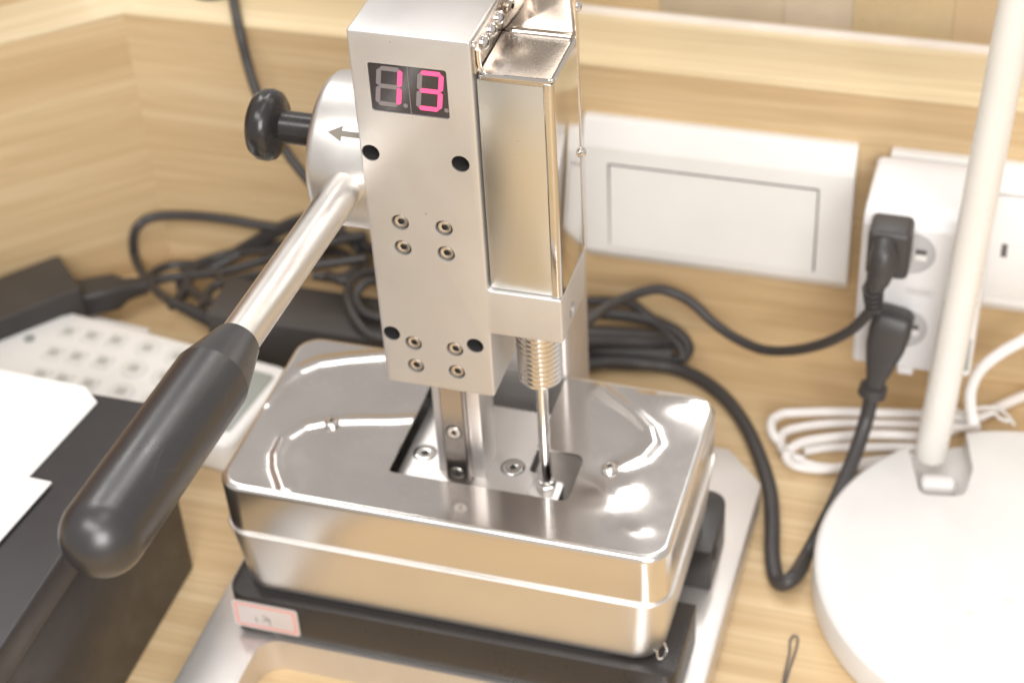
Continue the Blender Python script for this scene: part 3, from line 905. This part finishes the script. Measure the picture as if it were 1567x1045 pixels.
# ============================================================ BLACK CABLE BUNDLE behind the column
bun = thing('cable_bundle', 'coiled bundle of black cable lying on the desk right of the press column', 'cable', (30, 185, T))
def loop(pts, rad, name='cable_loop', parent=bun, closed=False, mat='rubber', n=10):
    bm = new(); tube(bm, spline(pts, 6, closed), rad, n, closed); return finish(name, bm, M[mat], parent)
for pts, rad in (
    ([(890, 461, 18), (930, 461, 18), (965, 464, 18), (985, 478, 17), (1010, 500, 14), (1040, 530, 10), (1045, 550, 6)], 2.3),
    ([(885, 480, 16), (930, 480, 16), (985, 488, 15), (1030, 505, 13), (1052, 528, 9), (1046, 546, 6), (1025, 550, 4), (990, 545, 4)], 3.0),
    ([(880, 510, 11), (930, 514, 11), (980, 517, 11), (1022, 524, 9)], 5.0),
    ([(880, 532, 7), (930, 538, 7), (985, 542, 7), (1026, 545, 6)], 4.6),
    ([(880, 522, 15), (930, 522, 14), (990, 524, 13), (1026, 522, 10), (1030, 535, 6)], 3.0),
    ([(890, 548, 4), (940, 556, 4), (1000, 557, 3.5), (1030, 548, 4)], 3.0)):
    loop([PZ(a, b, T+c) for a, b, c in pts], rad)

def PT(px, py, z):
    q = PZ(px, py, z); 
    if q.y > WY-3.5: q = PY(px, py, WY-3.5)
    v = q-CAM; s_ = lambda w: (w.x-WX)*lper.x+(w.y-WY)*lper.y
    if s_(q) > -3.5: q = CAM+v*((-3.5-s_(CAM))/(s_(q)-s_(CAM)))
    return q
# ============================================================ LEFT: adapters, cords
ad = thing('laptop_adapter', 'flat black power brick lying on the desk behind the steel lid and the lever', 'power brick', (-100, 160, T))
bm = new(); prism(bm, rrect(-153.5, -38, 147.5, 178, 3, 4), T+0.3, -250, bev=1.5, seg=3); finish('body', bm, M['adapter'], ad)
bm = new()
s0 = PZ(330, 492, -258); s1_ = PZ(262, 462, -258)
dr = s1_-s0
for k in range(8): lathe(bm, s0.lerp(s1_, k/8), dr, [(-0.9, 4.2-k*0.22), (0.9, 4.1-k*0.22)], 16)
lathe(bm, s0, dr, [(-6, 3.3), (dr.length, 2.2)], 14)
finish('strain_relief', bm, M['rubber'], ad)
pts = [s1_]
for px, py, z in ((242, 447, 18), (222, 425, 16), (207, 395, 12), (204, 365, 8), (212, 345, 6), (235, 332, 6), (290, 330, 6), (350, 336, 6), (400, 345, 7), (450, 350, 8), (500, 345, 10)):
    pts.append(PT(px, py, T+z))
loop(pts, 2.3, 'cord', ad)

ad2 = thing('laptop_adapter', 'dark power brick against the left wood wall behind the white remote control', 'power brick', (-260, 140, T))
A_ = Vector((-243, 175)); B_ = Vector((-219, 153)); dd = Vector((-27, -32))*2.4
bm = new(); prism(bm, round_poly([tuple(A_), tuple(B_), tuple(B_+dd), tuple(A_+dd)], 2.5), T+0.3, -250, bev=1.2, seg=3); finish('body', bm, M['adapter'], ad2)
c1_ = PZ(118, 458, -264); c2_ = PZ(178, 446, -264); c3_ = PZ(222, 436, -265)
bm = new()
ax = (c2_-c1_).normalized(); ux = Vector((0, 0, 1)); uy = ax.cross(ux)
rings = []
for f, wx, wy in ((-0.1, 6.5, 8), (0.5, 6.5, 8), (1.0, 6.3, 7.8), (1.25, 4.4, 5.0), (1.8, 3.4, 3.6)):
    o_ = c1_+(c2_-c1_)*f
    rings.append([o_+ux*u+uy*v for u, v in rrect(-wx, wx, -wy, wy, 2, 3)])
ring_loft(bm, rings); finish('connector', bm, M['rubber'], ad2, angle=35)
loop([c3_]+[PT(px, py, T+z) for px, py, z in ((250, 426, 14), (290, 422, 14), (345, 415, 18), (400, 400, 22), (450, 385, 28), (520, 368, 34), (560, 360, 34))], 2.4, 'cord', ad2)

tan = thing('cable_tangle', 'tangle of thin black cords on the desk behind the lever arm', 'cables', (-120, 190, T))
tangles = [
    [(232, 436, 14), (232, 420, 12), (255, 408, 10), (290, 405, 10), (320, 410, 12), (345, 400, 14), (380, 384, 16), (430, 375, 20), (470, 372, 24)],
    [(262, 470, 14), (285, 440, 14), (300, 410, 14), (335, 392, 14), (380, 385, 18), (430, 385, 24), (500, 400, 30)],
    [(330, 465, 22), (300, 450, 16), (285, 430, 14), (300, 405, 14), (350, 390, 14), (400, 370, 10), (440, 350, 8), (500, 330, 8)],
    [(360, 385, 8), (400, 362, 8), (440, 342, 8), (480, 330, 8), (540, 330, 8)],
    [(310, 470, 20), (325, 440, 20), (360, 428, 22), (410, 418, 28), (470, 408, 34), (560, 395, 36)],
    [(282, 455, 10), (275, 430, 10), (290, 412, 10), (330, 420, 16), (352, 440, 28)],
    [(480, 345, 12), (520, 355, 16), (550, 385, 24), (560, 410, 34), (530, 430, 36), (500, 420, 36)],
    [(500, 370, 20), (535, 362, 22), (565, 380, 26), (585, 400, 34)],
    [(585, 415, 36), (550, 420, 38), (532, 445, 36), (540, 480, 34), (565, 512, 32), (600, 520, 32)],
    [(590, 430, 38), (560, 432, 40), (545, 455, 36), (560, 480, 34), (600, 490, 34)],
    [(470, 395, 24), (500, 385, 24), (530, 392, 28), (545, 410, 34), (520, 425, 34), (480, 422, 34)],
]
for tg_ in tangles: loop([PT(a, b, T+c) for a, b, c in tg_], 2.2, 'cord', tan)
# hanging cord from the ledge, passing behind the knob
bm = new()
hp = [PZ(352, -40, LZ+5), PZ(358, 4, LZ+4), PY(366, 45, 213), PY(378, 95, 208), PY(392, 140, 203), PY(415, 190, 198), PY(440, 235, 194), PY(465, 268, 190), PY(500, 310, 186), PY(530, 345, 184)]
tube(bm, spline(hp, 6), 2.3, 12)
tag(finish('hanging_cord', bm, M['rubber']), 'thin dark cord hanging down the wood wall from the ledge behind the black knob', 'cord')

q = PZ(330, -19, LZ)
bm = new(); lathe(bm, (q.x, q.y, LZ), (0, 0, 1), [(0, 13), (2.0, 13), (3.0, 11.5), (3.1, 4)], 32)
tag(finish('cable_grommet', bm, M['rubber']), 'black round cable grommet in the ledge beside the hanging cord', 'grommet')
# ============================================================ REMOTE CONTROL and its holder
rem = thing('remote_control', 'long white remote control with pale keys, lying behind the black box', 'remote control', (-180, 118, T))
tl = PZ(40, 458, -262); tr = PZ(443, 562, -262); lr = PZ(366, 694, -262)
ex = (tr-tl).normalized(); ey = Vector((ex.y, -ex.x, 0)); W = 58.0; Ln = (tr-tl).length+2
def rp(u, v, z): 
    q = tl+ex*u+ey*v; return (q.x, q.y, z)
def rprism(name, u0, u1, v0, v1, z0, z1, r, mat, parent, bev=0.4):
    bm = new()
    o_ = [(tl+ex*u+ey*v) for u, v in rrect(u0, u1, v0, v1, r, 5)]
    prism(bm, [(q.x, q.y) for q in o_], z0, z1, bev=bev, seg=3)
    return finish(name, bm, mat, parent)
rprism('body', 0, Ln, 0, W, T+1, -262, 7, M['white'], rem, 2.5)
rprism('face_plate', 4, 108, 4.5, W-4.5, -262.5, -261.4, 4, M['paper'], rem)
scr = rprism('screen', 116, Ln-5, 8, W-9, -262.5, -261.2, 2, M['grey'], rem)
for u, v in ((124, 16), (133, 24), (128, 36), (136, 40)):
    rprism('screen_icon', u, u+4, v, v+3, -261.3, -261.1, 1, M['key'], scr, 0)
rows = (((105, 508), (140, 514), (178, 521), (226, 533), (272, 546)), ((82, 540), (117, 546), (157, 553), (205, 564), (252, 577)), ((62, 573), (95, 580), (135, 587), (185, 599), (235, 612)))
for row in rows:
    for col, (px, py) in enumerate(row):
        q = PZ(px, py, -261)-tl; u, v = q.dot(ex), q.dot(ey)
        if v > W-5: continue
        big = col > 2
        k_ = rprism('key', u-(6.2 if big else 4.6), u+(6.2 if big else 4.6), v-(6.2 if big else 4.8), v+(6.2 if big else 4.8), -261.6, -260.7, 5.8 if big else 1.5, M['keycap'], rem, 0.4)
        rprism('key_symbol', u-2.6, u+2.6, v-2.4, v+2.4, -260.8, -260.6, 0.8, M['key'], k_, 0)
q = PZ(45, 518, -261)-tl; ru, rv = q.dot(ex), q.dot(ey)
bm = new(); q = rp(ru, rv, -261.5); lathe(bm, q, (0, 0, 1), [(0, 2.6), (0.8, 2.6), (1.0, 2.2)], 24); finish('round_key', bm, M['grey'], rem)
hold = None
bm = new()
q0 = PZ(60, 452, -266); q1 = PZ(228, 487, -266); q2 = PZ(222, 512, -266)
prism(bm, round_poly([(q0.x, q0.y+1), (q1.x, q1.y), (q1.x-1, q1.y-26), (q0.x, q0.y-20)], 2), T+0.4, -272, bev=1)
tag(finish('remote_holder', bm, M['white']), 'thin white plastic holder under the remote control', 'holder')

# ============================================================ BLACK BOX with papers
bx = thing('black_box', 'large matt black box at the front left under the lever grip', 'box', (-180, -80, T))
bm = new(); box(bm, -330, -106.5, -330, 21, T+0.3, -199, 1.2, 2); finish('body', bm, M['box'], bx)
bm = new(); box(bm, -331, -105.2, -331, 22, -205, -190, 1.4, 3); finish('box_lid', bm, M['box'], bx)
def sheet(pts, z, label, h=0.5):
    bm = new(); prism(bm, pts, z, z+h)
    return tag(finish('paper_sheet', bm, M['paper'], smooth=False), label, 'paper', 'white papers on the black box')
a_ = PZ(145, 620, -189); b_ = PZ(50, 733, -189); c_ = PZ(0, 583, -189)
sheet([(a_.x-9, a_.y+9.5), (a_.x, a_.y+2), (b_.x-4, b_.y-14), (-300, b_.y-14), (-300, a_.y+16)], -189.6, 'white paper sheet at the back of the black box, its corner clipped', 0.7)
a_ = PZ(79, 737, -188)
sheet([(a_.x, a_.y), (a_.x-8, a_.y-66), (-300, a_.y-66), (-300, a_.y+6)], -188.6, 'white paper sheet nearest the viewer, overlapping the clipped sheet on the black box', 0.6)

# ============================================================ DESK LAMP
lamp = thing('desk_lamp', 'white desk lamp with a thick round base and a slanting pole', 'lamp', (225, 88, T))
LCX, LCY, LR = 228.0, 86.0, 84.5
bm = new()
prof = [(0, LR-1.5), (1.5, LR), (12.5, LR), (14.3, LR-0.7), (15.3, LR-2.2), (15.4, LR-6)]
lathe(bm, (LCX, LCY, T+0.4), (0, 0, 1), prof, 128)
basel = finish('base', bm, M['lampbase'], lamp, angle=30)
bm = new()
nt_ = round_poly([(166, 170), (174, 142), (181, 119), (199, 122), (200.5, 140), (190, 185), (168, 190)], [1, 1, 5, 6, 5, 1, 1], 6)
prism(bm, nt_, T+6, T+40); cut = finish('cut', bm, None)
boolean(basel, [cut])
bm = new(); box(bm, 172, 200, 129, 168, T+5.5, T+6.5, 0); bm.free()
bm = new(); lathe(bm, (180, 133, T+8.5), (1, 0.15, 0), [(0, 3.4), (1.2, 4.6), (13, 4.6), (14.2, 3.4)], 28); finish('hinge', bm, M['lampbase'], lamp)
bm = new()
pa = PY(1424, 694, 146); pt = PY(1560, -8, 146)
dirp = (pt-pa).normalized()
lathe(bm, pa-dirp*1, dirp, [(0, 6.3), (0.5, 6.75), (330, 6.75)], 40)
finish('pole', bm, M['lampw'], lamp)
for px, py in ((1485, 938), (1543, 919)):
    q = PZ(px, py, T+15.8)
    bm = new(); tube(bm, [(q.x+a, q.y+b, T+15.85) for a, b in rrect(-1.1, 1.1, -0.8, 0.8, 0.3, 2)], 0.12, 6, closed=True); finish('touch_mark', bm, M['keyp'], lamp)
# white cord coil behind the lamp, tied with a wire
wc = thing('white_cord_coil', 'coil of white cord lying on the desk behind the white lamp base', 'cord', (150, 150, T))
for pts, rad, cl in (
    ([(1200, 632, 8), (1260, 630, 8), (1330, 631, 8), (1420, 634, 8), (1500, 640, 8)], 2.1, False),
    ([(1500, 655, 6), (1400, 650, 6), (1280, 648, 6), (1215, 656, 6), (1196, 668, 6), (1200, 690, 5), (1230, 705, 3)], 2.1, False),
    ([(1200, 632, 8), (1182, 642, 8), (1182, 662, 7), (1196, 680, 5), (1214, 700, 3), (1250, 714, 3), (1300, 716, 3), (1350, 712, 3)], 2.1, False),
    ([(1205, 690, 10), (1230, 676, 10), (1280, 668, 9), (1340, 664, 9), (1420, 668, 8)], 2.1, False),
    ([(1205, 690, 10), (1204, 702, 7), (1222, 714, 3), (1270, 718, 3), (1330, 706, 3), (1400, 700, 3)], 2.1, False),
    ([(1230, 690, 4), (1270, 684, 4), (1330, 684, 4), (1400, 684, 4)], 2.1, False)):
    loop([PZ(a, b, T+c) for a, b, c in pts], rad, 'cord_loop', wc, mat='wcord')
loop([PY(px, py, yy) for px, py, yy in ((1600, 500, 190), (1567, 520, 188), (1530, 541, 185), (1500, 566, 180), (1486, 595, 175), (1485, 622, 170), (1490, 650, 165))], 2.6, 'cord_lead', wc, mat='wcord')
loop([PZ(px, py, T+4) for px, py in ((1640, 580), (1567, 606), (1530, 622), (1495, 640), (1450, 660))], 2.4, 'cord_lead', wc, mat='wcord')
loop([PZ(px, py, T+11) for px, py in ((1462, 628), (1480, 630), (1500, 624), (1525, 624), (1540, 634), (1552, 650))], 0.8, 'wire_tie', wc, mat='paper')
loop([PZ(px, py, T+12) for px, py in ((1460, 622), (1475, 636), (1500, 638), (1520, 632), (1530, 640), (1545, 645))], 0.8, 'wire_tie', wc, mat='paper')

# ============================================================ HAIRPIN
bm = new()
q = [PZ(px, py, T+0.8) for px, py in ((1196, 1060), (1201, 1030), (1208, 1000), (1209, 982), (1213, 973), (1219, 973), (1221, 980), (1216, 1000), (1206, 1030), (1198, 1062))]
tube(bm, spline(q, 5), 0.42, 8)
tag(finish('hairpin', bm, M['ink']), 'thin dark wire hairpin lying on the desk in front of the lamp', 'hairpin')
